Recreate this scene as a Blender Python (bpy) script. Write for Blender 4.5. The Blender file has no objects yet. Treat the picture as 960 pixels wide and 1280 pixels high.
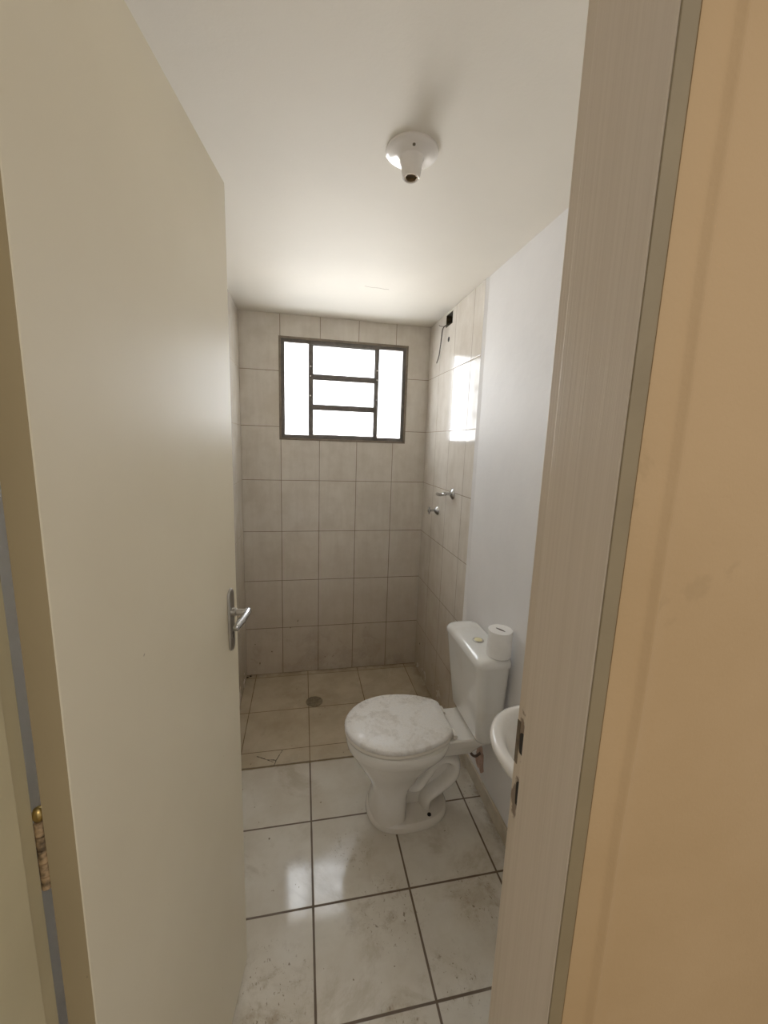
import bpy, bmesh, math, random
from mathutils import Vector, Matrix
random.seed(4)
C = bpy.context.scene.collection
PI = math.pi

# ------------------------------------------------------------------ dimensions (metres)
W, H = 1.168, 2.305            # bathroom width, height
YB, YF, YH = 0.0, -2.159, -2.298   # back wall, bathroom face of door wall, hall face
TH, Z1 = 0.33, 0.331
TW = 0.2364
XA = 0.2336
RE = -0.803                    # end of the tiled part of the right wall

# ------------------------------------------------------------------ node helpers
class NT:
    def __init__(s, name):
        s.m = bpy.data.materials.new(name); s.m.use_nodes = True
        s.t = s.m.node_tree; s.t.nodes.clear()
        s.out = s.t.nodes.new('ShaderNodeOutputMaterial')
        s.b = s.t.nodes.new('ShaderNodeBsdfPrincipled')
        s.t.links.new(s.b.outputs[0], s.out.inputs[0])
        s.geo = s.t.nodes.new('ShaderNodeNewGeometry')
        sp = s.t.nodes.new('ShaderNodeSeparateXYZ'); s.t.links.new(s.geo.outputs['Position'], sp.inputs[0])
        s.x, s.y, s.z = sp.outputs
        s.pos = s.geo.outputs['Position']
    def link(s, a, b): s.t.links.new(a, b)
    def _in(s, sock, v):
        if hasattr(v, 'links') or hasattr(v, 'is_linked'): s.t.links.new(v, sock)
        else: sock.default_value = v
    def M(s, op, a, b=0.0, c=0.0, clamp=False):
        n = s.t.nodes.new('ShaderNodeMath'); n.operation = op; n.use_clamp = clamp
        s._in(n.inputs[0], a); s._in(n.inputs[1], b); s._in(n.inputs[2], c); return n.outputs[0]
    def ss(s, v, a, b, lo=0.0, hi=1.0):
        n = s.t.nodes.new('ShaderNodeMapRange'); n.interpolation_type = 'SMOOTHSTEP'
        s._in(n.inputs['Value'], v); n.inputs['From Min'].default_value = a; n.inputs['From Max'].default_value = b
        n.inputs['To Min'].default_value = lo; n.inputs['To Max'].default_value = hi; return n.outputs[0]
    def mix(s, f, a, b):
        n = s.t.nodes.new('ShaderNodeMix'); n.data_type = 'RGBA'
        s._in(n.inputs[0], f)
        s._in(n.inputs[6], a if not isinstance(a, tuple) else (*a, 1)[:4]); s._in(n.inputs[7], b if not isinstance(b, tuple) else (*b, 1)[:4])
        return n.outputs[2]
    def noise(s, scale, detail=4, rough=.55, vec=None, dist=0, seed=0):
        n = s.t.nodes.new('ShaderNodeTexNoise'); n.noise_dimensions = '3D'
        v = vec if vec is not None else s.pos
        if seed:
            a = s.t.nodes.new('ShaderNodeVectorMath'); a.operation = 'ADD'; s.link(v, a.inputs[0]); a.inputs[1].default_value = (seed, seed * .7, seed * 1.3); v = a.outputs[0]
        s.link(v, n.inputs['Vector'])
        n.inputs['Scale'].default_value = scale; n.inputs['Detail'].default_value = detail; n.inputs['Roughness'].default_value = rough
        n.inputs['Distortion'].default_value = dist
        return n.outputs[0]
    def scaled(s, sx, sy, sz):
        n = s.t.nodes.new('ShaderNodeVectorMath'); n.operation = 'MULTIPLY'; s.link(s.pos, n.inputs[0]); n.inputs[1].default_value = (sx, sy, sz); return n.outputs[0]
    def bump(s, h, strength=.2, dist=.002, inv=False):
        n = s.t.nodes.new('ShaderNodeBump'); n.inputs['Strength'].default_value = strength; n.inputs['Distance'].default_value = dist; n.invert = inv
        s._in(n.inputs['Height'], h); s.link(n.outputs[0], s.b.inputs['Normal'])
    def set(s, **k):
        for a, v in k.items():
            s._in(s.b.inputs[a.replace('_', ' ')], (*v, 1) if isinstance(v, tuple) and len(v) == 3 else v)
    def seg(s, pa, pb, u, v):
        """distance to the segment pa-pb in the (u,v) plane"""
        ax, ay = pa; dx, dy = pb[0] - ax, pb[1] - ay; L2 = dx * dx + dy * dy
        px = s.M('SUBTRACT', u, ax); py = s.M('SUBTRACT', v, ay)
        t = s.M('DIVIDE', s.M('ADD', s.M('MULTIPLY', px, dx), s.M('MULTIPLY', py, dy)), L2, clamp=True)
        ex = s.M('SUBTRACT', px, s.M('MULTIPLY', t, dx)); ey = s.M('SUBTRACT', py, s.M('MULTIPLY', t, dy))
        return s.M('SQRT', s.M('ADD', s.M('MULTIPLY', ex, ex), s.M('MULTIPLY', ey, ey)))
    def disc(s, c, u, v):
        a = s.M('SUBTRACT', u, c[0]); b = s.M('SUBTRACT', v, c[1])
        return s.M('SQRT', s.M('ADD', s.M('MULTIPLY', a, a), s.M('MULTIPLY', b, b)))
    def lines(s, v, xs):
        d = None
        for x in xs:
            e = s.M('ABSOLUTE', s.M('SUBTRACT', v, x)); d = e if d is None else s.M('MINIMUM', d, e)
        return d
    def periodic(s, v, x0, p):
        f = s.M('FRACT', s.M('ADD', s.M('DIVIDE', s.M('SUBTRACT', v, x0), p), 20.5))
        return s.M('MULTIPLY', s.M('ABSOLUTE', s.M('SUBTRACT', f, .5)), p)

def lin(r, g, b):
    f = lambda c: ((c / 255 + .055) / 1.055) ** 2.4 if c > 10 else c / 255 / 12.92
    return (f(r), f(g), f(b))

def plain(name, col, rough=.5, metal=0.0, nscale=0, namt=0.0, coat=0.0, bump=0.0, bscale=60):
    n = NT(name)
    if nscale:
        c2 = tuple(max(0, c * (1 - namt)) for c in col)
        n.set(Base_Color=n.mix(n.ss(n.noise(nscale), .35, .7), col, c2))
    else: n.set(Base_Color=col)
    n.set(Roughness=rough, Metallic=metal)
    if coat: n.set(Coat_Weight=coat, Coat_Roughness=.06)
    if bump: n.bump(n.noise(bscale, 3), bump, .002)
    return n.m

def paint_wall(name, col, amt=.08, rough=.6, b=.25):
    n = NT(name)
    f = n.ss(n.noise(2.2, 5), .3, .7)
    c = n.mix(f, col, tuple(x * (1 - amt) for x in col))
    n.set(Base_Color=c, Roughness=rough)
    n.bump(n.M('ADD', n.noise(28, 4), n.M('MULTIPLY', n.noise(180, 2), .3)), b, .003)
    return n.m

def wall_tile(name, axis, x0, extra=None):
    n = NT(name)
    u = n.x if axis == 'x' else n.y
    gz = n.periodic(n.z, Z1, TH)
    gu = n.periodic(u, x0, TW)
    wob = n.M('MULTIPLY', n.M('SUBTRACT', n.noise(9, 2), .5), .0012)
    d = n.M('ADD', n.M('MINIMUM', gz, gu), wob)
    g = n.ss(d, .0011, .0026, 1, 0)
    sh = n.ss(d, .0, .006, 1, 0)
    cloud = n.ss(n.noise(7, 6, .6), .35, .7)
    streak = n.ss(n.noise(5, 4, .6, n.scaled(5, 5, .9)), .35, .75)
    base = n.mix(cloud, lin(214, 207, 196), lin(200, 191, 178))
    base = n.mix(n.M('MULTIPLY', streak, .35), base, lin(188, 178, 163))
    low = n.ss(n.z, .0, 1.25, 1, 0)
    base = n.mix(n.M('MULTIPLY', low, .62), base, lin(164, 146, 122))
    dirt = n.M('MULTIPLY', n.ss(n.noise(6, 7, .68, None, .4, 3), .5, .68), n.ss(n.z, .0, .45, 1, 0))
    base = n.mix(n.M('MULTIPLY', dirt, .45), base, lin(118, 98, 74))
    spots = n.M('MULTIPLY', n.ss(n.noise(28, 2, .5, None, 0, 9), .74, .78), n.ss(n.z, .1, .6, 1, 0))
    base = n.mix(spots, base, lin(84, 68, 50))
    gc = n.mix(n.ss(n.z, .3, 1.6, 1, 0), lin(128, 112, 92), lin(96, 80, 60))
    col = n.mix(g, base, gc)
    r = n.M('ADD', .13, n.M('MULTIPLY', g, .6)); r = n.M('ADD', r, n.M('MULTIPLY', dirt, .3))
    n.set(Base_Color=col, Roughness=r)
    hgt = n.M('ADD', n.M('MULTIPLY', sh, -1.0), n.M('MULTIPLY', n.noise(11, 2), .18))
    n.bump(hgt, .35, .0016)
    return n.m

YL = [-.040, -.396, -.715, -.8175, -1.143, -1.4645, -1.768, -2.09]
XL = [.060, .4006, .7415, 1.0795]
def floor_tile():
    n = NT('floor_tiles')
    wob = n.M('MULTIPLY', n.M('SUBTRACT', n.noise(14, 2), .5), .002)
    dx = n.lines(n.x, XL); dy = n.lines(n.y, YL)
    wide = n.ss(n.y, -.80, -.84, .0009, .0024)
    dd = n.M('ADD', n.M('SUBTRACT', n.M('MINIMUM', dx, dy), wide), wob)
    g = n.ss(dd, .0004, .0022, 1, 0)
    front = n.ss(n.y, -.84, -.80, 1, 0)
    # raised-looking rough mortar line where the shower tiles begin
    rg = n.M('ADD', n.M('ABSOLUTE', n.M('SUBTRACT', n.y, -.8175)), n.M('MULTIPLY', n.M('SUBTRACT', n.noise(22, 4), .5), .012))
    rg = n.ss(rg, .0045, .009, 1, 0)
    cloud = n.ss(n.noise(5, 6, .6), .3, .7)
    fr = n.mix(cloud, lin(206, 200, 187), lin(190, 181, 164))
    bk = n.mix(cloud, lin(186, 172, 148), lin(166, 150, 124))
    base = n.mix(front, bk, fr)
    stain = n.ss(n.noise(3.1, 7, .7, None, .6, 5), .5, .66)
    base = n.mix(n.M('MULTIPLY', stain, .45), base, lin(150, 134, 108))
    # scuffs: speckled dirt gathered in patches
    patch = n.ss(n.disc((.27, -1.66), n.x, n.y), .06, .17, 1, 0)
    for c, r in (((.66, -1.52), .17), ((.80, -1.74), .13), ((.55, -1.29), .12), ((.97, -1.53), .14), ((1.12, -1.13), .09), ((.62, -1.82), .12), ((.36, -1.86), .13), ((.13, -1.60), .08)):
        patch = n.M('MAXIMUM', patch, n.ss(n.disc(c, n.x, n.y), r * .3, r, 1, 0))
    sp = n.ss(n.noise(85, 4, .65, n.scaled(1, .7, 1), .1, 2), .60, .68)
    sm = n.ss(n.noise(17, 6, .7, None, .25, 12), .48, .70)
    base = n.mix(n.M('MULTIPLY', n.M('MULTIPLY', sm, patch), .55), base, lin(138, 118, 90))
    base = n.mix(n.M('MULTIPLY', n.M('MULTIPLY', sp, patch), .75), base, lin(96, 78, 56))
    few = n.ss(n.noise(46, 2, .5, None, 0, 7), .75, .78)
    base = n.mix(n.M('MULTIPLY', few, .8), base, lin(90, 72, 52))
    # grime around the toilet foot and along the walls
    e = n.ss(n.M('MINIMUM', n.M('SUBTRACT', W, n.x), n.M('MULTIPLY', n.y, -1.0)), .0, .07, 1, 0)
    e = n.M('MULTIPLY', e, n.ss(n.noise(9, 5, .7, None, 0, 4), .35, .6))
    base = n.mix(n.M('MULTIPLY', e, .6), base, lin(104, 84, 60))
    # crack in the shower kerb strip
    cr = None
    for a, b in (((.140, -.742), (.19, -.772)), ((.19, -.772), (.236, -.782)), ((.19, -.772), (.222, -.792)), ((.236, -.782), (.262, -.722)), ((.236, -.782), (.228, -.815))):
        d = n.seg(a, b, n.x, n.y); cr = d if cr is None else n.M('MINIMUM', cr, d)
    crk = n.ss(n.M('ADD', cr, n.M('MULTIPLY', n.M('SUBTRACT', n.noise(60, 3), .5), .008)), .0012, .0032, 1, 0)
    gcol = n.mix(front, lin(110, 92, 66), lin(86, 70, 52))
    col = n.mix(g, base, gcol)
    col = n.mix(n.M('MULTIPLY', rg, .85), col, lin(104, 88, 64))
    col = n.mix(crk, col, lin(64, 52, 36))
    r = n.M('ADD', n.mix(front, (.30, .30, .30), (.085, .085, .085)), n.M('MULTIPLY', g, .5))
    r = n.M('ADD', r, n.M('MULTIPLY', n.M('MAXIMUM', stain, patch), .10)); r = n.M('ADD', r, n.M('MULTIPLY', rg, .4))
    n.set(Base_Color=col, Roughness=r)
    hh = n.M('ADD', n.M('MULTIPLY', n.M('MAXIMUM', g, crk), -1.0), n.M('MULTIPLY', n.noise(7, 2), .5))
    n.bump(hh, .3, .0014)
    return n.m

def door_paint(name, c1, c2, rough=.33):
    n = NT(name)
    f = n.ss(n.noise(1.6, 4), .3, .7)
    col = n.mix(f, c1, c2)
    speck = n.ss(n.noise(55, 1, .5, None, 0, 3), .83, .85)
    col = n.mix(n.M('MULTIPLY', speck, .6), col, lin(110, 95, 70))
    n.set(Base_Color=col, Roughness=n.M('ADD', rough, n.M('MULTIPLY', n.noise(3, 3, .5, None, 0, 8), .12)))
    n.bump(n.noise(26, 3, .6, n.scaled(1, 1, .5)), .10, .002)
    return n.m

def jamb_paint():
    n = NT('jamb_paint')
    st = n.noise(1.0, 5, .7, n.scaled(230, 230, 1.2))
    f = n.ss(st, .35, .7)
    col = n.mix(f, lin(200, 184, 162), lin(192, 175, 152))
    # flaking around the two strike openings
    for zc, hw in ((1.178, .040), (1.090, .03)):
        du = n.M('MULTIPLY', n.M('SUBTRACT', n.y, -2.172), 1.0)
        dv = n.M('MULTIPLY', n.M('SUBTRACT', n.z, zc), .35)
        dd = n.M('SQRT', n.M('ADD', n.M('MULTIPLY', du, du), n.M('MULTIPLY', dv, dv)))
        dd = n.M('ADD', dd, n.M('MULTIPLY', n.M('SUBTRACT', n.noise(70, 3), .5), .03))
        k = n.M('MULTIPLY', n.ss(dd, .008, .012, 1, 0), n.ss(n.x, .5, .6))
        col = n.mix(n.M('MULTIPLY', k, .8), col, lin(92, 66, 46))
    # cracked brown patch beside the hinge
    for zc in (1.09,):
        a = n.M('SUBTRACT', n.z, zc)
        dd = n.M('ADD', n.M('ABSOLUTE', n.M('MULTIPLY', a, .25)), n.M('ADD', n.M('MULTIPLY', n.M('ABSOLUTE', n.M('SUBTRACT', n.y, -2.16)), .5), n.M('MULTIPLY', n.M('SUBTRACT', n.noise(40, 4), .5), .035)))
        k = n.M('MULTIPLY', n.ss(dd, .008, .016, 1, 0), n.ss(n.x, .3, .2))
        col = n.mix(n.M('MULTIPLY', k, .7), col, lin(160, 128, 92))
    n.set(Base_Color=col, Roughness=.42)
    n.bump(st, .35, .0012)
    return n.m

def hall_paint():
    n = NT('hall_wall_paint')
    f = n.ss(n.noise(2.5, 5), .3, .7)
    col = n.mix(f, lin(181, 149, 107), lin(171, 139, 96))
    pa = n.ss(n.noise(9, 5, .6, None, .3, 2), .62, .68)
    col = n.mix(n.M('MULTIPLY', pa, .35), col, lin(152, 124, 84))
    n.set(Base_Color=col, Roughness=.7)
    n.bump(n.M('ADD', n.noise(24, 4), n.M('MULTIPLY', n.noise(220, 2), .25)), .35, .003)
    return n.m

def lid_mat():
    n = NT('dusty_white_plastic')
    d = n.ss(n.noise(60, 5, .7), .42, .62); e = n.ss(n.noise(11, 5, .65, None, .5, 2), .45, .6)
    col = n.mix(n.M('MULTIPLY', n.M('MAXIMUM', n.M('MULTIPLY', d, .7), e), .6), lin(226, 223, 218), lin(196, 188, 176))
    n.set(Base_Color=col, Roughness=n.M('ADD', .2, n.M('MULTIPLY', d, .35))); n.bump(d, .1, .001)
    return n.m

def porcelain(name='white_porcelain', tint=(226, 222, 214)):
    n = NT(name)
    e = n.ss(n.noise(8, 5, .65), .5, .72)
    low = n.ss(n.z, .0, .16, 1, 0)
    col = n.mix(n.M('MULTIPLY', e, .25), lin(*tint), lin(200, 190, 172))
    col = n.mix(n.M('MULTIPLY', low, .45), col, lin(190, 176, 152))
    n.set(Base_Color=col, Roughness=.16, Coat_Weight=.4, Coat_Roughness=.05)
    return n.m

M = {
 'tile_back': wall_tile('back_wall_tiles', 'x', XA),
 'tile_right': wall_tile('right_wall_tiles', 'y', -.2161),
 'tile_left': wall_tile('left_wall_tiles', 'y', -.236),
 'floor': floor_tile(),
 'white_wall': paint_wall('bathroom_wall_paint', lin(230, 228, 227)),
 'ceiling': paint_wall('ceiling_paint', lin(226, 219, 205), .05, .7, .15),
 'hall': hall_paint(),
 'jamb': jamb_paint(), 'jamb_left': plain('old_jamb_paint', lin(190, 178, 142), .5, nscale=5, namt=.12, bump=.15, bscale=30),
 'jamb_dark': plain('jamb_edge_darker', lin(128, 112, 82), .5, nscale=12, namt=.12, bump=.3, bscale=70),  # darker colour for the hall-side face of the latch jamb
 'door': door_paint('door_paint', lin(216, 207, 183), lin(208, 198, 173)),
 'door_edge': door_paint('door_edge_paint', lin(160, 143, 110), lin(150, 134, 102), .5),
 'steel': plain('brushed_steel', (.42, .40, .37), .32, 1.0),
 'chrome': plain('worn_chrome', (.52, .52, .52), .2, 1.0, 30, .3),
 'brass': plain('brass', (.45, .31, .10), .3, .9, 40, .5),
 'window_metal': plain('grey_painted_steel', lin(92, 86, 80), .5, .2, 20, .35),
 'window_outer': plain('weathered_window_surround', lin(118, 106, 90), .6, 0, 25, .3),
 'porcelain': porcelain(),
 'tank': porcelain('tank_porcelain', (220, 219, 214)),
 'lid': lid_mat(),
 'seat': plain('cream_seat_plastic', lin(224, 217, 204), .3),
 'dark': plain('dark_hollow', (.012, .009, .007), .9),
 'rawbox': plain('bare_masonry_hollow', lin(62, 52, 32), .95, 0, 40, .6, bump=.6),
 'grate': plain('drain_grate_metal', lin(124, 110, 88), .55, .15, 50, .4),
 'paper': plain('toilet_paper', lin(236, 234, 230), .95, 0, 30, .05, bump=.3, bscale=160),
 'cardboard': plain('cardboard_core', lin(60, 44, 34), .9),
 'button': plain('flush_button_cream', lin(220, 210, 160), .3),
 'lampwhite': plain('white_lamp_plastic', lin(226, 220, 212), .18, coat=.4),
 'bronze': plain('socket_brass', lin(120, 98, 70), .5, .6),
 'cable': plain('black_cable', lin(46, 36, 26), .6),
 'hallfloor': plain('hall_floor', lin(170, 150, 120), .5, 0, 6, .2),
 'hose': plain('braided_hose', lin(98, 80, 70), .5, .3, 60, .4),
 'baseboard': plain('baseboard_tile', lin(196, 184, 162), .22, 0, 9, .22),
 'grout': plain('dirty_grout', lin(120, 100, 74), .9, 0, 30, .3),
 'redstain': plain('broken_plaster', lin(198, 164, 148), .9, 0, 35, .35, bump=.8),
}
# frosted glass pane
g = NT('frosted_glass'); g.set(Base_Color=(.97, .98, 1.0), Roughness=.30, IOR=1.45, Transmission_Weight=.85)
tr = g.t.nodes.new('ShaderNodeBsdfTransparent'); mx = g.t.nodes.new('ShaderNodeMixShader'); mx.inputs[0].default_value = .35
g.bump(g.noise(140, 2), .15, .001)
g.link(tr.outputs[0], mx.inputs[1]); g.link(g.b.outputs[0], mx.inputs[2]); g.link(mx.outputs[0], g.out.inputs[0]); M['glass'] = g.m

# ------------------------------------------------------------------ mesh helpers
def obj(name, bm, mat, parent=None, smooth=False, bevel=0, seg=2, sub=0):
    bmesh.ops.recalc_face_normals(bm, faces=bm.faces)
    me = bpy.data.meshes.new(name); bm.to_mesh(me); bm.free()
    me.materials.append(M[mat] if isinstance(mat, str) else mat)
    o = bpy.data.objects.new(name, me); C.objects.link(o)
    if smooth:
        for p in me.polygons: p.use_smooth = True
        if smooth != 'all':
            try: me.set_sharp_from_angle(angle=math.radians(38))
            except Exception: pass
    if bevel:
        b = o.modifiers.new('bevel', 'BEVEL'); b.width = bevel; b.segments = seg; b.limit_method = 'ANGLE'; b.angle_limit = math.radians(40)
    if sub:
        s = o.modifiers.new('sub', 'SUBSURF'); s.levels = sub; s.render_levels = sub
    if parent is not None:
        o.parent = parent; o.matrix_parent_inverse = Matrix.Translation(-Vector(parent.location)) if parent.rotation_euler.z == 0 else Matrix.Identity(4)
    return o
def empty(name, loc=(0, 0, 0), rz=0):
    o = bpy.data.objects.new(name, None); C.objects.link(o); o.location = loc; o.rotation_euler = (0, 0, rz); o.empty_display_size = .05
    return o
def tag(o, label=None, cat=None, group=None, kind=None):
    if label: o['label'] = label
    if cat: o['category'] = cat
    if group: o['group'] = group
    if kind: o['kind'] = kind
    return o
def box(bm, x0, x1, y0, y1, z0, z1, mat=None):
    r = bmesh.ops.create_cube(bm, size=1)
    for v in r['verts']:
        v.co = Vector((x0 + (x1 - x0) * (v.co.x + .5), y0 + (y1 - y0) * (v.co.y + .5), z0 + (z1 - z0) * (v.co.z + .5)))
    if mat is not None: bmesh.ops.transform(bm, matrix=mat, verts=r['verts'])
    return bm
def bx(*a): return box(bmesh.new(), *a)
def holed(u0, u1, v0, v1, t0, t1, holes, place):
    """slab in the (u,v) plane from t0 to t1 with rectangular holes"""
    bm = bmesh.new()
    us = sorted({u0, u1, *[h[0] for h in holes], *[h[1] for h in holes]}); vs = sorted({v0, v1, *[h[2] for h in holes], *[h[3] for h in holes]})
    nu, nv = len(us) - 1, len(vs) - 1
    def solid(i, j):
        if i < 0 or j < 0 or i >= nu or j >= nv: return False
        cu, cv = (us[i] + us[i + 1]) / 2, (vs[j] + vs[j + 1]) / 2
        return not any(h[0] < cu < h[1] and h[2] < cv < h[3] for h in holes)
    cache = {}
    def V(i, j, t):
        k = (i, j, t)
        if k not in cache: cache[k] = bm.verts.new(place(us[i], vs[j], t))
        return cache[k]
    for i in range(nu):
        for j in range(nv):
            if not solid(i, j): continue
            for t in (t0, t1): bm.faces.new([V(i, j, t), V(i + 1, j, t), V(i + 1, j + 1, t), V(i, j + 1, t)])
            for (di, dj, a, b) in ((-1, 0, (i, j), (i, j + 1)), (1, 0, (i + 1, j), (i + 1, j + 1)), (0, -1, (i, j), (i + 1, j)), (0, 1, (i, j + 1), (i + 1, j + 1))):
                if not solid(i + di, j + dj):
                    bm.faces.new([V(*a, t0), V(*b, t0), V(*b, t1), V(*a, t1)])
    return bm
def loft(bm, rings, cap0=True, cap1=True, closed=True):
    vr = [[bm.verts.new(p) for p in r] for r in rings]; n = len(vr[0])
    for a, b in zip(vr, vr[1:]):
        for i in range(n if closed else n - 1):
            bm.faces.new([a[i], a[(i + 1) % n], b[(i + 1) % n], b[i]])
    if cap0: bm.faces.new(list(reversed(vr[0])))
    if cap1: bm.faces.new(vr[-1])
    return vr
def sellipse(x0, x1, y0, y1, z, e=2.0, n=64, e2=None):
    """superellipse outline; e2 gives another squareness on the +x half"""
    cx, cy, a, b = (x0 + x1) / 2, (y0 + y1) / 2, (x1 - x0) / 2, (y1 - y0) / 2; r = []
    for i in range(n):
        t = 2 * PI * i / n; c, s = math.cos(t), math.sin(t); ee = (e2 if (e2 and c > 0) else e)
        r.append(Vector((cx + a * math.copysign(abs(c) ** (2 / ee), c), cy + b * math.copysign(abs(s) ** (2 / ee), s), z)))
    return r
def egg(xf, xb, hw, yc, z, xm=.6, e=2.0, eb=2.4, n=64):
    """bowl outline: front at xf, back at xb, widest at fraction xm from the front"""
    xc = xf + (xb - xf) * xm; r = []
    for i in range(n):
        t = 2 * PI * i / n; c, s = math.cos(t), math.sin(t)
        if c > 0: x = xc + (xb - xc) * abs(c) ** (2 / eb); y = hw * math.copysign(abs(s) ** (2 / eb), s)
        else: x = xc - (xc - xf) * abs(c) ** (2 / e); y = hw * math.copysign(abs(s) ** (2 / e), s)
        r.append(Vector((x, yc + y, z)))
    return r
def rrect(x0, x1, y0, y1, z, r=.02, k=8):
    out = []
    for cx, cy, a0 in ((x1 - r, y1 - r, 0), (x0 + r, y1 - r, PI / 2), (x0 + r, y0 + r, PI), (x1 - r, y0 + r, 1.5 * PI)):
        for i in range(k + 1):
            a = a0 + PI / 2 * i / k; out.append(Vector((cx + r * math.cos(a), cy + r * math.sin(a), z)))
    return out
def lathe(bm, prof, mat=Matrix.Identity(4), n=48, cap0=True, cap1=True):
    rings = [[mat @ Vector((r * math.cos(2 * PI * i / n), r * math.sin(2 * PI * i / n), z)) for i in range(n)] for r, z in prof]
    loft(bm, rings, cap0, cap1)
    return bm
def tube(bm, pts, rad, n=14, sy=1.0, caps=True):
    """tube along pts; rad number or list"""
    pts = [Vector(p) for p in pts]; R = rad if isinstance(rad, (list, tuple)) else [rad] * len(pts); rings = []
    up = Vector((0, 0, 1)); t0 = (pts[1] - pts[0]).normalized()
    nrm = t0.orthogonal().normalized()
    for i, p in enumerate(pts):
        t = (pts[min(i + 1, len(pts) - 1)] - pts[max(i - 1, 0)]).normalized()
        nrm = (nrm - t * nrm.dot(t)).normalized(); bi = t.cross(nrm)
        rings.append([p + (nrm * math.cos(2 * PI * k / n) + bi * math.sin(2 * PI * k / n)) * R[i] for k in range(n)])
    loft(bm, rings, caps, caps); return bm
def smoothpath(pts, k=8):
    P = [Vector(p) for p in pts]; P = [P[0] * 2 - P[1]] + P + [P[-1] * 2 - P[-2]]; out = []
    for i in range(1, len(P) - 2):
        for j in range(k):
            t = j / k; a, b, c, d = P[i - 1], P[i], P[i + 1], P[i + 2]
            out.append(.5 * ((2 * b) + (c - a) * t + (2 * a - 5 * b + 4 * c - d) * t * t + (3 * b - a - 3 * c + d) * t ** 3))
    out.append(P[-2]); return out
def struct(o): o['kind'] = 'structure'; return o
RX = lambda x: Matrix.Rotation(x, 4, 'X')
RY = lambda x: Matrix.Rotation(x, 4, 'Y')
T = lambda *v: Matrix.Translation(v)

# ------------------------------------------------------------------ room shell
WX0, WX1, WZ0, WZ1 = .229, 1.020, 1.577, 2.178
struct(obj('floor', bx(-.12, W + .12, YH + .002, .12, -.10, 0), 'floor'))
struct(obj('ceiling', bx(-.12, W + .12, YH + .004, .12, H, H + .1), 'ceiling'))
struct(obj('wall_back', holed(-.12, W + .12, 0, H, 0, .12, [(WX0, WX1, WZ0, WZ1)], lambda u, v, t: (u, t, v)), 'tile_back'))
struct(obj('wall_left', bx(-.12, -.008, YF, 0, 0, H), 'white_wall'))
tl = obj('tiles', bx(-.0085, 0, RE, -.0002, .0002, H - .0002), 'tile_left', bevel=.002)
tl.parent = bpy.data.objects['wall_left']
wr = struct(obj('wall_right', holed(YF, 0, 0, H, W, W + .12, [(-.398, -.290, 2.226, 2.294)], lambda u, v, t: (t + .0005, u, v)), 'white_wall'))
# tiled cladding of the shower end (stands a little proud of the paint)
tr_ = obj('tiles', holed(RE, -.0002, .0002, H - .0002, W - .005, W + .0008, [(-.396, -.292, 2.228, 2.292)], lambda u, v, t: (t, u, v)), 'tile_right', parent=wr, bevel=.0025)
bm = bmesh.new(); loft(bm, [[Vector((W + .0008, RE + .003, z)), Vector((W - .0048, RE + .003, z)), Vector((W - .0046, RE - .0005, z)), Vector((W - .0025, RE - .010, z)), Vector((W + .0003, RE - .026, z))] for z in (.075, H - .0004)])
obj('plaster_edge', bm, 'white_wall', parent=wr)
# wall with the doorway : bathroom half and hall half
OX0, OX1, OZ = .031, .692, 2.175
struct(obj('wall_front', holed(-.12, W + .12, 0, H, YF - .07, YF, [(OX0, OX1, -.001, OZ)], lambda u, v, t: (u, t, v)), 'white_wall'))
struct(obj('wall_hall', holed(-1.4, 2.4, 0, 2.55, YH, YF - .0702, [(OX0, OX1, -.001, OZ)], lambda u, v, t: (u, t, v)), 'hall'))
# plaster margin and ridge round the frame on the hall side
bm = bmesh.new(); prof = [(.664, 0), (.664, .0045), (.666, .0055), (.690, .0055), (.6945, .0066), (.698, .0105), (.7005, .0115), (.704, .0092), (.711, .0066), (.720, .0064), (2.4, .0064), (2.4, 0)]
def wav(z, x): return .0012 * math.sin(z * 9 + 1) + .0007 * math.sin(z * 23 + x * 40) if .68 < x < .73 else 0
loft(bm, [[Vector((x + wav(z, x), YH - d, z)) for x, d in prof] for z in [2.55 * i / 60 for i in range(61)]])
struct(obj('trim_1', bm, 'hall', smooth=True))
struct(obj('floor_hall', bx(-1.4, 2.4, -4.3, YH + .002, -.10, -.004), 'hallfloor'))
# baseboard tiles along the painted part of the right wall
bmb = bmesh.new(); ys = [RE - .001, -1.143, -1.4645, -1.768, YF + .001]
for a, b in zip(ys, ys[1:]): box(bmb, W - .010, W, b + .0015, a - .0015, .0, .072)
struct(obj('baseboard_right', bmb, 'baseboard', bevel=.0015))
# ------------------------------------------------------------------ window
win = empty('window_1', (.6245, .02, WZ0)); struct(win)
def frame_ring(x0, x1, z0, z1, w, y0, y1): return holed(x0, x1, z0, z1, y0, y1, [(x0 + w, x1 - w, z0 + w, z1 - w)], lambda u, v, t: (u, t, v))
obj('surround', frame_ring(WX0 - .004, WX1 + .004, WZ0 - .004, WZ1 + .004, .013, -.004, .02), 'window_outer', win, bevel=.001)
obj('frame', frame_ring(WX0 + .008, WX1 - .008, WZ0 + .008, WZ1 - .008, .022, .004, .034), 'window_metal', win, bevel=.0015)
gx0, gx1, gz0, gz1 = WX0 + .030, WX1 - .030, WZ0 + .030, WZ1 - .030
MXS = ((.401, .425), (.817, .839))
for a, b in MXS:
    obj('mullion', bx(a, b, .006, .034, gz0 - .002, gz1 + .002), 'window_metal', win, bevel=.0015)
for zc in (1.960, 1.779):
    obj('crossbar', bx(MXS[0][1] - .001, MXS[1][0] + .001, .009, .030, zc - .0115, zc + .0115), 'window_metal', win, bevel=.0015)
obj('glass_pane', bx(gx0, MXS[0][0], .020, .023, gz0, gz1), 'glass', win)
obj('glass_pane', bx(MXS[1][1], gx1, .020, .023, gz0, gz1), 'glass', win)
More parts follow.
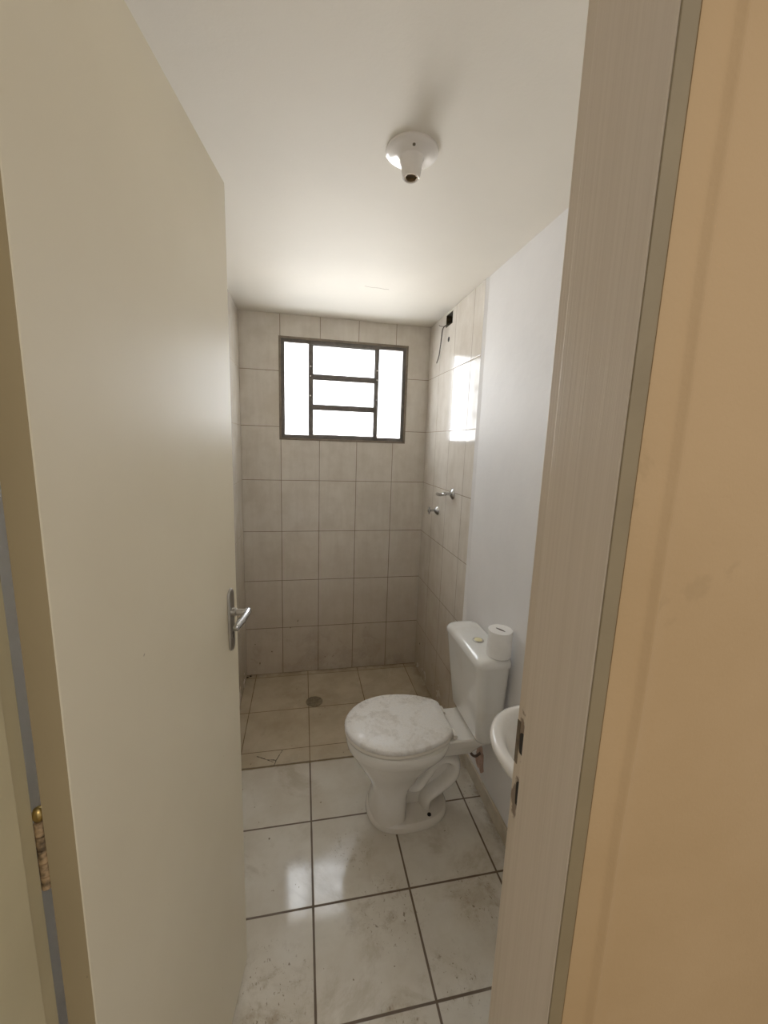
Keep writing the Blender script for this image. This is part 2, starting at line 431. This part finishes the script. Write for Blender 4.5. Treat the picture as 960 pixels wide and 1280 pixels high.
for a, b in ((gz0, 1.7675), (1.7905, 1.9485), (1.9715, gz1)):
    sash = obj('sash', frame_ring(MXS[0][1], MXS[1][0], a, b, .006, .012, .028), 'window_metal', win)
    p = obj('glass_pane', bx(MXS[0][1] + .006, MXS[1][0] - .006, .018, .021, a + .006, b - .006), 'glass'); p.parent = sash
bright = plain('bright_rivet_steel', (.9, .9, .9), .25, 1.0)
for x, z in ((.413, 1.963), (.413, 2.02), (.413, 1.846), (.828, 1.963), (.828, 2.02), (.828, 1.84)):
    obj('rivet', lathe(bmesh.new(), [(.0045, 0), (.004, .002), (.002, .003)], T(x, .006, z) @ RX(PI / 2), 16), bright, win, smooth=True)
obj('opening_lever', tube(bmesh.new(), smoothpath([(.832, .002, 1.85), (.834, -.010, 1.82), (.830, -.013, 1.795)]), .003, 8), 'window_metal', win, smooth='all')

# ------------------------------------------------------------------ door frame (two jambs and head, with rebate)
fr = empty('door_frame', (OX0, YF, 0)); fr.name = 'trim_3'; struct(fr)
fj = holed(YH + .004, YF, 0, OZ, 0, 1, [], lambda u, v, t: (t, u, v)); fj.free()
def jamb(side):
    bm = bmesh.new()
    s = 1 if side == 'L' else -1
    wallx = OX0 if side == 'L' else OX1; reb = .0675 if side == 'L' else .660; stop = .079 if side == 'L' else .6465
    prof = [(wallx, YF - .0), (reb, YF), (reb, YF - .037), (stop, YF - .037), (stop, YH - .002), (wallx if side == 'L' else .664, YH - .002), (wallx, YH - .002)]
    if side == 'L': prof = prof[:5] + [(wallx, YH - .002)]
    vs = [[bm.verts.new((x, y, z)) for x, y in prof] for z in (0.0005, OZ - .028)]
    n = len(prof)
    for i in range(n): bm.faces.new([vs[0][i], vs[0][(i + 1) % n], vs[1][(i + 1) % n], vs[1][i]])
    bm.faces.new(vs[0][::-1]); bm.faces.new(vs[1]); return bm
jl = obj('jamb', jamb('L'), 'jamb_left', fr, bevel=.0015)
jr = obj('jamb', jamb('R'), 'jamb', fr, bevel=.0015)
hb = bmesh.new(); box(hb, OX0, OX1, YH - .002, YF, OZ - .028, OZ); box(hb, .061, .660, YH - .002, YF - .037, OZ - .042, OZ - .028)
obj('head_jamb', hb, 'jamb', fr, bevel=.0015)
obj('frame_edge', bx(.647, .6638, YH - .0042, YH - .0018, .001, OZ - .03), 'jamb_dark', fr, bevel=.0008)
# strike openings in the latch jamb
sp = bmesh.new(); box(sp, .6592, .6606, -2.1675, -2.1605, 1.135, 1.20)
sk = obj('strike_plate', sp, plain('rusted_strike_steel', lin(120, 104, 84), .5, .5, 40, .5), fr)
for z0, z1, y0, y1, nm in ((1.157, 1.188, -2.184, -2.170, 'latch_opening'), (1.078, 1.114, -2.1815, -2.1725, 'bolt_opening')):
    bm = bmesh.new(); n = 10
    pts = [Vector((.6588, (y0 + y1) / 2 + (y1 - y0) / 2 * math.copysign(abs(math.cos(a)) ** .5, math.cos(a)) * (1 + .12 * math.sin(3 * a)), (z0 + z1) / 2 + (z1 - z0) / 2 * math.copysign(abs(math.sin(a)) ** .5, math.sin(a)))) for a in [2 * PI * i / 28 for i in range(28)]]
    loft(bm, [[p + Vector((.0012, 0, 0)) for p in pts], pts]); h = obj(nm, bm, 'dark', fr)

# ------------------------------------------------------------------ door leaf, hinged on the left, opened inwards
ux, uy = .1513, .9885
DW = .592; DZ0, DZ1 = .012, 2.118
door = empty('door_1', (.110, -2.163, 0), math.atan2(uy, ux)); struct(door)
# local frame: +x along the leaf to the free edge, +y to the wall side (thickness), -y the seen face
def dl(name, bm, mat, par=door, **k):
    o = obj(name, bm, mat, **k); o.parent = par; return o
leaf = dl('door_leaf', bx(0, DW, 0, .035, DZ0, DZ1), 'door', bevel=.0015)
dl('hinge_edge', bx(-.0006, .0004, .0012, .0338, DZ0 + .002, DZ1 - .002), 'door_edge')
# lever handle on the seen face
pl = bmesh.new(); loft(pl, [[Vector((.538 + p.x, -.0005, p.y)) for p in rrect(-.0175, .0175, 1.052, 1.212, 0, .0168)], [Vector((.538 + p.x * .97, -.006, p.y)) for p in rrect(-.0175, .0175, 1.053, 1.211, 0, .0168)]])
hd = dl('door_handle', pl, 'steel', smooth=True, bevel=.001)
lv = bmesh.new(); lathe(lv, [(.0105, 0), (.0105, .010), (.008, .012), (.008, .040)], T(.538, -.005, 1.152) @ RX(PI / 2), 24)
o_ = dl('lever', lv, 'steel', hd, smooth=True)
lv = bmesh.new(); tube(lv, smoothpath([(.546, -.041, 1.152), (.530, -.043, 1.152), (.495, -.043, 1.151), (.455, -.040, 1.150)], 6), [.009] * 3 + [.0085] * 14 + [.0075] * 2, 16)
dl('lever_grip', lv, 'chrome', o_, smooth='all')
kh = bmesh.new(); lathe(kh, [(.0045, 0), (.0045, .0012)], T(.538, -.0055, 1.098) @ RX(PI / 2), 16); box(kh, .536, .540, -.0068, -.0055, 1.085, 1.098)
dl('keyhole', kh, 'dark', hd)
# the same handle plate on the wall side
pl = bmesh.new(); loft(pl, [[Vector((.538 + p.x, .0355, p.y)) for p in rrect(-.0175, .0175, 1.052, 1.212, 0, .0168)], [Vector((.538 + p.x * .97, .041, p.y)) for p in rrect(-.0175, .0175, 1.053, 1.211, 0, .0168)]])
dl('rear_handle_plate', pl, 'steel', smooth=True)
# latch plate on the free edge
dl('latch_plate', bx(DW - .0002, DW + .0012, .009, .026, 1.06, 1.19), 'steel')
# hinges
for zc in (.30, 1.086, 1.86):
    hg = bmesh.new(); cx, cy = .003, .0405
    for k in range(5):
        z0 = zc - .045 + k * .0182
        lathe(hg, [(.0048, z0), (.0058, z0 + .001), (.0058, z0 + .0165), (.0048, z0 + .0172)], T(cx, cy, 0), 20)
    h = dl('hinge', hg, plain('paint_covered_hinge', lin(176, 146, 108), .55, .0, 90, .85, bump=.8, bscale=120), smooth=True)
    f = bmesh.new(); lathe(f, [(.003, zc + .046), (.0048, zc + .048), (.0066, zc + .053), (.0066, zc + .057), (.0046, zc + .062), (.001, zc + .064)], T(cx, cy, 0), 24)
    dl('hinge_finial', f, 'brass', h, smooth='all')

# ------------------------------------------------------------------ toilet
YC = -1.135
toi = tag(empty('toilet', (.81, YC, 0)), 'white close-coupled toilet with its dusty lid closed, standing on the tiled floor', 'toilet')
def tp(name, bm, mat, par=toi, **k):
    o = obj(name, bm, mat, **k)
    o.parent = par
    o.matrix_parent_inverse = Matrix.Translation((-.81, -YC, 0)) if par is toi else Matrix.Identity(4)
    return o
bm = bmesh.new()
# foot plate
loft(bm, [egg(.636, .985, .127, YC, .0002, .42, 2.3, 2.6), egg(.633, .988, .129, YC, .010, .42, 2.3, 2.6), egg(.635, .986, .128, YC, .026, .42, 2.3, 2.6), egg(.643, .978, .120, YC, .035, .42, 2.3, 2.6)])
# pedestal column flaring into the bowl
R = [(.643, .795, .116, .030, .5), (.648, .795, .108, .060, .5), (.655, .797, .098, .10, .5), (.655, .800, .092, .13, .5), (.646, .812, .096, .165, .5), (.630, .835, .108, .200, .5), (.606, .868, .128, .240, .52), (.582, .905, .148, .280, .54), (.563, .938, .164, .315, .55), (.552, .955, .1735, .333, .56), (.545, .966, .1795, .345, .56), (.5415, .972, .1815, .362, .56), (.5415, .974, .1815, .376, .56), (.545, .970, .178, .384, .56)]
rings = [egg(a, b, h, YC, z, m, 2.15, 2.5 if z > .2 else 4.0) for a, b, h, z, m in R]
loft(bm, rings, True, False)
# inside of the bowl (seen only if the lid were up)
inn = [(.545, .970, .178, .384), (.575, .93, .148, .386), (.585, .92, .138, .375), (.62, .88, .11, .30), (.68, .82, .06, .20), (.72, .79, .03, .17)]
loft(bm, [egg(a, b, h, YC, z, .55, 2.1, 2.5) for a, b, h, z in inn], False, True)
# shelf carrying the tank
loft(bm, [rrect(.90, 1.10, YC - .075, YC + .075, .290, .05), rrect(.90, 1.135, YC - .095, YC + .095, .335, .05), rrect(.90, 1.150, YC - .104, YC + .104, .352, .035), rrect(.90, 1.152, YC - .106, YC + .106, .374, .03), rrect(.905, 1.148, YC - .102, YC + .102, .380, .028)])
bowl = tp('bowl', bm, 'porcelain', smooth=True)
# moulded trapway
bm = bmesh.new()
path = smoothpath([(.775, YC, .175), (.812, YC, .142), (.850, YC, .142), (.885, YC, .190), (.925, YC, .244), (.972, YC, .256), (1.008, YC, .228), (1.008, YC, .176), (.972, YC, .134), (.930, YC, .104), (.892, YC, .072), (.885, YC, .020)], 6)
tube(bm, path, .0285, 20)
for v in bm.verts: v.co.y = YC + (v.co.y - YC) * 2.5
tp('trapway', bm, 'porcelain', smooth='all')
bm = bmesh.new()
web = [(.78, .03), (.78, .26), (.86, .27), (.94, .26), (1.0, .25), (1.01, .19), (.96, .12), (.93, .03)]
loft(bm, [[Vector((x, YC - .022, z)) for x, z in web], [Vector((x, YC + .022, z)) for x, z in web]])
bmesh.ops.triangulate(bm, faces=[f for f in bm.faces if len(f.verts) > 4])
tp('web', bm, 'porcelain', bevel=.004)
for s in (-1, 1):
    tp('floor_bolt', lathe(bmesh.new(), [(.0085, 0), (.0085, .004), (.005, .007)], T(.888, YC + s * .092, .0345), 16), 'dark', smooth=True)
# seat ring and lid: round front, straight hinge edge
def seat_outline(off, z, xb=.972, hw=.182, n=72):
    xf = .5365; xc = .752; r = []
    for i in range(n):
        t = 2 * PI * i / n; c, s = math.cos(t), math.sin(t)
        if c <= 0: x = xc + (xc - xf) * c; y = hw * s
        else:
            x = xc + .262 * c; y = hw * s
        x = min(x, xb)
        d = Vector((x - xc, y, 0)); L = d.length
        d = d * ((L - off) / L); r.append(Vector((xc + d.x, YC + .008 + d.y, z)))
    return r
bm = bmesh.new(); loft(bm, [seat_outline(.006, .386), seat_outline(.001, .389), seat_outline(.0, .394), seat_outline(.003, .3995), seat_outline(.01, .4005)])
tp('seat', bm, 'seat', smooth=True)
bm = bmesh.new(); loft(bm, [seat_outline(.006, .4015), seat_outline(.0, .404), seat_outline(-.001, .411), seat_outline(.002, .417), seat_outline(.008, .4205), seat_outline(.05, .423), seat_outline(.12, .4245)])
tp('lid', bm, 'lid', smooth=True)
for s in (-1, 1):
    tp('hinge', lathe(bmesh.new(), [(.009, -.022), (.010, -.018), (.010, .018), (.009, .022)], T(.981, YC + s * .075, .392) @ RX(PI / 2), 20), 'seat', smooth=True)
# tank
YT = -1.148
bm = bmesh.new()
def tr_ring(k, z, shr=0):
    return rrect(1.048 - .036 * k + shr, 1.150 - shr * .3, YT - .150 - .033 * k + shr, YT + .150 + .033 * k - shr, z, .034)
loft(bm, [tr_ring(0, .382, .030), tr_ring(.0, .386, .016), tr_ring(.03, .396, .006), tr_ring(.08, .415, .0), tr_ring(.5, .56), tr_ring(1, .742)])
tank = tp('tank', bm, 'tank', smooth=True)
bm = bmesh.new()
def lr(o, z): return rrect(1.0055 + o, 1.155 - o * .4, YT - .1895 + o, YT + .1895 - o, z, .040)
loft(bm, [lr(.006, .7425), lr(.001, .745), lr(0, .750), lr(.0015, .760), lr(.006, .769), lr(.014, .7755), lr(.025, .779), lr(.045, .7805)])
tl_ = tp('tank_lid', bm, 'tank', smooth=True)
bm = bmesh.new(); lathe(bm, [(.0235, 0), (.0235, .0035), (.0205, .005), (.0185, .005), (.0180, .003)], T(1.078, -1.168, .7795), 40, True, True)
rg = tp('button_ring', bm, 'steel', tl_, smooth=True)
tp('flush_button', lathe(bmesh.new(), [(.0165, .001), (.0165, .0045), (.013, .0055)], T(1.078, -1.168, .7805), 32), 'button', tl_, smooth=True)

# ------------------------------------------------------------------ toilet paper roll on the tank
RC = (1.1085, -1.287, .7808); rr, rh = .046, .103
roll = tag(empty('toilet_paper_roll', RC), 'new white toilet paper roll with a squashed core standing on the toilet tank lid', 'toilet paper')
n = 56
def circ(r, z): return [Vector((RC[0] + r * math.cos(2 * PI * i / n), RC[1] + r * math.sin(2 * PI * i / n), RC[2] + z)) for i in range(n)]
A = math.radians(118)
def slit(a, b, z):
    o = []
    for i in range(n):
        t = 2 * PI * i / n; u, v = a * math.cos(t - A), b * math.sin(t - A)
        o.append(Vector((RC[0] + u * math.cos(A) - v * math.sin(A), RC[1] + u * math.sin(A) + v * math.cos(A), RC[2] + z)))
    return o
bm = bmesh.new(); loft(bm, [circ(rr - .001, 0), circ(rr, .001), circ(rr, rh - .001), circ(rr - .001, rh), circ(rr * .75, rh + .0004), slit(.0225, .0062, rh - .0005), slit(.0215, .0056, rh - .03)])
obj('paper', bm, 'paper', roll, smooth=True)
bm = bmesh.new(); loft(bm, [slit(.0217, .0056, rh - .0015), slit(.0205, .0046, rh - .0015), slit(.0200, .0040, rh - .028)]); 
obj('core', bm, 'cardboard', roll)

# ------------------------------------------------------------------ wash basin on the right wall, mostly behind the jamb
bas = tag(empty('wash_basin', (W, -1.805, .62)), 'white oval porcelain wash basin on the wall beside the toilet, partly behind the jamb', 'sink')
bm = bmesh.new()
def br(x0, hw, z, e=2.2): 
    r = []
    for i in range(64):
        t = 2 * PI * i / 64; c, s = math.cos(t), math.sin(t)
        x = 1.02 + ((1.02 - x0) * math.copysign(abs(c) ** (2 / e), c) if c < 0 else .1475 * abs(c) ** .5); y = hw * math.copysign(abs(s) ** (2 / e), s)
        r.append(Vector((x, -1.805 + y, z)))
    return r
loft(bm, [br(.99, .06, .640), br(.95, .10, .655), br(.915, .135, .70), br(.885, .160, .745), br(.864, .170, .775), br(.850, .178, .790), br(.8465, .181, .803), br(.849, .179, .813), br(.857, .172, .8175), br(.871, .160, .815)], True, False)
def bi(k, z): 
    return [Vector((1.005 + math.cos(2 * PI * i / 64) * .126 * k, -1.805 + math.sin(2 * PI * i / 64) * .152 * k, z)) for i in range(64)]
vr = [br(.871, .160, .815), bi(1, .808), bi(.94, .795), bi(.82, .755), bi(.6, .715), bi(.3, .695), bi(.1, .692)]
# align the winding start of both families of rings
vr = [vr[0]] + vr[1:]
loft(bm, vr, False, True)
bmesh.ops.remove_doubles(bm, verts=bm.verts, dist=.0002)
obj('basin', bm, 'porcelain', bas, smooth='all')
bm = bmesh.new(); lathe(bm, [(.018, 0), (.018, .002), (.012, .001)], T(1.005, -1.805, .693), 24); obj('drain_ring', bm, 'chrome', bas, smooth=True)

# ------------------------------------------------------------------ shower: drain, valves, electric box
dr = tag(empty('floor_drain', (.435, -.345, 0)), 'round dark metal drain grate set in the shower floor', 'drain')
bm = bmesh.new(); lathe(bm, [(.050, .0), (.050, .0025), (.047, .004), (.043, .004), (.042, .0025), (.004, .003)], T(.435, -.345, 0), 48)
gr = obj('grate', bm, 'grate', dr, smooth=True)
for k in range(8):
    a = 2 * PI * k / 8 + .2
    o = obj('grate_hole', lathe(bmesh.new(), [(.0074, .0), (.0074, .0014), (.004, .0015)], T(.435 + .028 * math.cos(a), -.345 + .028 * math.sin(a), .0025), 14), 'dark'); o.parent = gr; o.matrix_parent_inverse = Matrix.Translation((-.435, .345, 0))
WT = W - .005
def toX(y, z): return T(WT, y, z) @ RY(-PI / 2)
# round-rosette valve with short cross knob
v1 = tag(empty('shower_valve', (WT, -.333, 1.184)), 'lower grey shower valve with round rosette and short knob on the tiled wall', 'valve', 'shower valves on the right tiled wall')
obj('rosette', lathe(bmesh.new(), [(.027, -.003), (.027, .004), (.022, .012), (.013, .020), (.010, .022)], toX(-.333, 1.184), 32), 'chrome', v1, smooth='all')
obj('stem', lathe(bmesh.new(), [(.007, .02), (.007, .048)], toX(-.333, 1.184), 16), 'chrome', v1, smooth=True)
kb = bmesh.new(); lathe(kb, [(.009, .046), (.013, .050), (.013, .060), (.008, .064)], toX(-.333, 1.184), 20)
box(kb, WT - .059, WT - .050, -.337, -.329, 1.162, 1.206)
obj('knob', kb, 'chrome', v1, smooth=True)
v2 = tag(empty('shower_valve', (WT, -.560, 1.313)), 'upper grey shower valve with a long lever pointing at the window wall', 'valve', 'shower valves on the right tiled wall')
obj('rosette', lathe(bmesh.new(), [(.030, -.003), (.030, .003), (.022, .009), (.012, .016)], toX(-.560, 1.313), 32), 'chrome', v2, smooth='all')
obj('stem', lathe(bmesh.new(), [(.009, .012), (.008, .038), (.011, .042), (.011, .052)], toX(-.560, 1.313), 16), 'chrome', v2, smooth=True)
obj('lever', tube(bmesh.new(), smoothpath([(WT - .047, -.570, 1.312), (WT - .049, -.535, 1.308), (WT - .051, -.49, 1.300), (WT - .052, -.435, 1.300)], 6), [.006] * 4 + [.0095] * 9 + [.010] * 3 + [.009, .007, .003], 14), 'chrome', v2, smooth='all')
# open box for the shower supply
eb = tag(empty('electrical_box', (W, -.344, 2.26)), 'open square hole for the shower wiring near the ceiling, dark inside', 'electrical box')
bm = bmesh.new(); X1 = W + .05
ring = lambda x, m: [Vector((x, y, z)) for y, z in ((-.3955 + m, 2.2285 + m), (-.2925 - m, 2.2285 + m), (-.2925 - m, 2.2915 - m), (-.3955 + m, 2.2915 - m))]
loft(bm, [ring(W - .0045, 0), ring(X1, 0), ring(X1, .0015), ring(W - .0045, .0015)], False, False)
loft(bm, [ring(X1, 0), ring(X1 + .001, 0)])
obj('box', bm, 'rawbox', eb)
cb = tag(obj('electric_cable', tube(bmesh.new(), smoothpath([(W + .03, -.335, 2.25), (W - .005, -.325, 2.237), (WT - .020, -.305, 2.222), (WT - .018, -.28, 2.185), (WT - .014, -.255, 2.14), (WT - .010, -.225, 2.09), (WT - .014, -.200, 2.052)], 6), .0032, 8), 'cable', smooth='all'), 'thin dark cable dangling out of the square wall hole', 'cable')
tag(obj('electric_cable', tube(bmesh.new(), smoothpath([(W + .02, -.315, 2.238), (WT - .010, -.290, 2.236), (WT - .022, -.262, 2.243), (WT - .026, -.250, 2.250)], 6), .0028, 8), plain('grey_wire', lin(120, 112, 100), .6), smooth='all'), 'short grey wire end poking out of the square wall hole', 'cable')
ho = obj('pipe_outlet', lathe(bmesh.new(), [(.0135, 0), (.0135, .0016), (.010, .0018), (.0095, .001)], toX(-.353, 2.153), 28), 'dark', smooth=True)
tag(ho, 'small round dark pipe hole in the tile under the square wall hole', 'hole')

# ------------------------------------------------------------------ water inlet behind the toilet
pw = tag(obj('broken_plaster_patch', bmesh.new(), 'redstain'), 'reddish patch of broken plaster low on the wall behind the toilet', 'wall damage')
bm = bmesh.new(); cyy, czz = -1.095, .155; pts = []
for i in range(26):
    a = 2 * PI * i / 26; r = 1 + random.uniform(-.22, .22)
    pts.append(Vector((W - .0022, cyy + .042 * r * math.cos(a), czz + .060 * r * math.sin(a))))
loft(bm, [[p + Vector((.0035, 0, 0)) for p in pts], pts, [Vector((W - .003, cyy + (p.y - cyy) * .4, czz + (p.z - czz) * .4)) for p in pts]]); bmesh.ops.recalc_face_normals(bm, faces=bm.faces); bm.to_mesh(pw.data); bm.free()
tag(obj('water_hose', tube(bmesh.new(), smoothpath([(W - .003, -1.10, .185), (W - .030, -1.10, .172), (W - .045, -1.08, .19), (W - .030, -1.03, .26), (W - .009, -1.01, .34), (W - .009, -1.005, .40)], 6), .006, 10), 'hose', smooth='all'), 'thin dark water hose running from the wall up to the toilet tank', 'hose')

# ------------------------------------------------------------------ ceiling lamp holder
LC = (.639, -1.484)
lp = tag(empty('ceiling_lamp_holder', (*LC, H)), 'white round ceiling lamp holder with an empty bulb socket', 'lamp')
bm = bmesh.new(); lathe(bm, [(.066, 0), (.0675, -.003), (.067, -.006), (.063, -.0085), (.056, -.0105), (.040, -.0125), (.0315, -.018), (.0275, -.030), (.0240, -.052), (.0225, -.060), (.0200, -.0625), (.0178, -.061), (.0172, -.036)], T(*LC, H - .0003), 56, True, True)
ln = obj('rose', bm, 'lampwhite', lp, smooth=True)
obj('socket', lathe(bmesh.new(), [(.0174, -.037), (.0174, -.0612), (.0145, -.0612), (.0142, -.040)], T(*LC, H), 32), 'bronze', lp, smooth=True)
obj('socket_contact', lathe(bmesh.new(), [(.0144, -.050), (.0144, -.0530), (.010, -.054), (.004, -.0545)], T(*LC, H), 24), plain('socket_inside', lin(84, 70, 50), .7), lp)
for s in (-1, 1):
    obj('screw', lathe(bmesh.new(), [(.004, -.0115), (.0038, -.0145), (.002, -.0155)], T(LC[0] + .006 * s + .0, LC[1] + .043 * s, H), 12), plain('dull_screw', lin(90, 80, 66), .5, .5), lp, smooth=True)

# hairline crack in the ceiling
tag(obj('ceiling_crack', tube(bmesh.new(), [(.655, -.560, H + .0002), (.69, -.553, H + .0002), (.725, -.556, H + .0002), (.752, -.548, H + .0002), (.775, -.552, H + .0002)], .0009, 6), plain('crack_shadow', lin(150, 136, 116), .9)), 'short hairline crack in the ceiling in front of the window', 'crack')

# ------------------------------------------------------------------ lights
def area(name, loc, rot, sx, sy, power, col):
    l = bpy.data.lights.new(name, 'AREA'); l.shape = 'RECTANGLE'; l.size = sx; l.size_y = sy; l.energy = power; l.color = col
    o = bpy.data.objects.new(name, l); C.objects.link(o); o.location = loc; o.rotation_euler = rot; return o
area('daylight', (.62, .62, 2.1), (math.radians(-90), 0, 0), 2.6, 2.0, 225, (.93, .97, 1.0))
area('ceiling_fill_light', (.62, 4.2, .95), (math.radians(-104), 0, 0), 4.4, 1.5, 800, (1.0, .95, .87))  # unseen light added outside, aimed up through the window to brighten the ceiling
area('hall_light', (1.0, -3.9, 2.2), (math.radians(62), 0, math.radians(8)), 1.2, .8, 9, (1.0, .88, .72))
w = bpy.data.worlds.new('world'); bpy.context.scene.world = w; w.use_nodes = True
w.node_tree.nodes['Background'].inputs[0].default_value = (1.0, .94, .86, 1); w.node_tree.nodes['Background'].inputs[1].default_value = .46

# ------------------------------------------------------------------ camera (solved from the tile grid)
cam = bpy.data.cameras.new('camera'); co = bpy.data.objects.new('camera', cam); C.objects.link(co)
cam.sensor_fit = 'HORIZONTAL'; cam.sensor_width = 36; cam.lens = 505.17 / 960 * 36; cam.clip_start = .02
yaw, pitch, rol = .2012, -.1682, .0336
F = Vector((math.sin(yaw) * math.cos(pitch), math.cos(yaw) * math.cos(pitch), math.sin(pitch)))
Rr = Vector((math.cos(yaw), -math.sin(yaw), 0)); U = Rr.cross(F)
R2 = Rr * math.cos(rol) + U * math.sin(rol); U2 = -Rr * math.sin(rol) + U * math.cos(rol)
m = Matrix((R2, U2, -F)).transposed().to_4x4(); m.translation = Vector((.3664, -2.6177, 1.571)); co.matrix_world = m
bpy.context.scene.camera = co
vs = bpy.context.scene.view_settings; vs.view_transform = 'Standard'; vs.look = 'None'; vs.exposure = 0; vs.gamma = 1.18
cy = bpy.context.scene.cycles; cy.max_bounces = 10; cy.diffuse_bounces = 6; cy.sample_clamp_indirect = 4
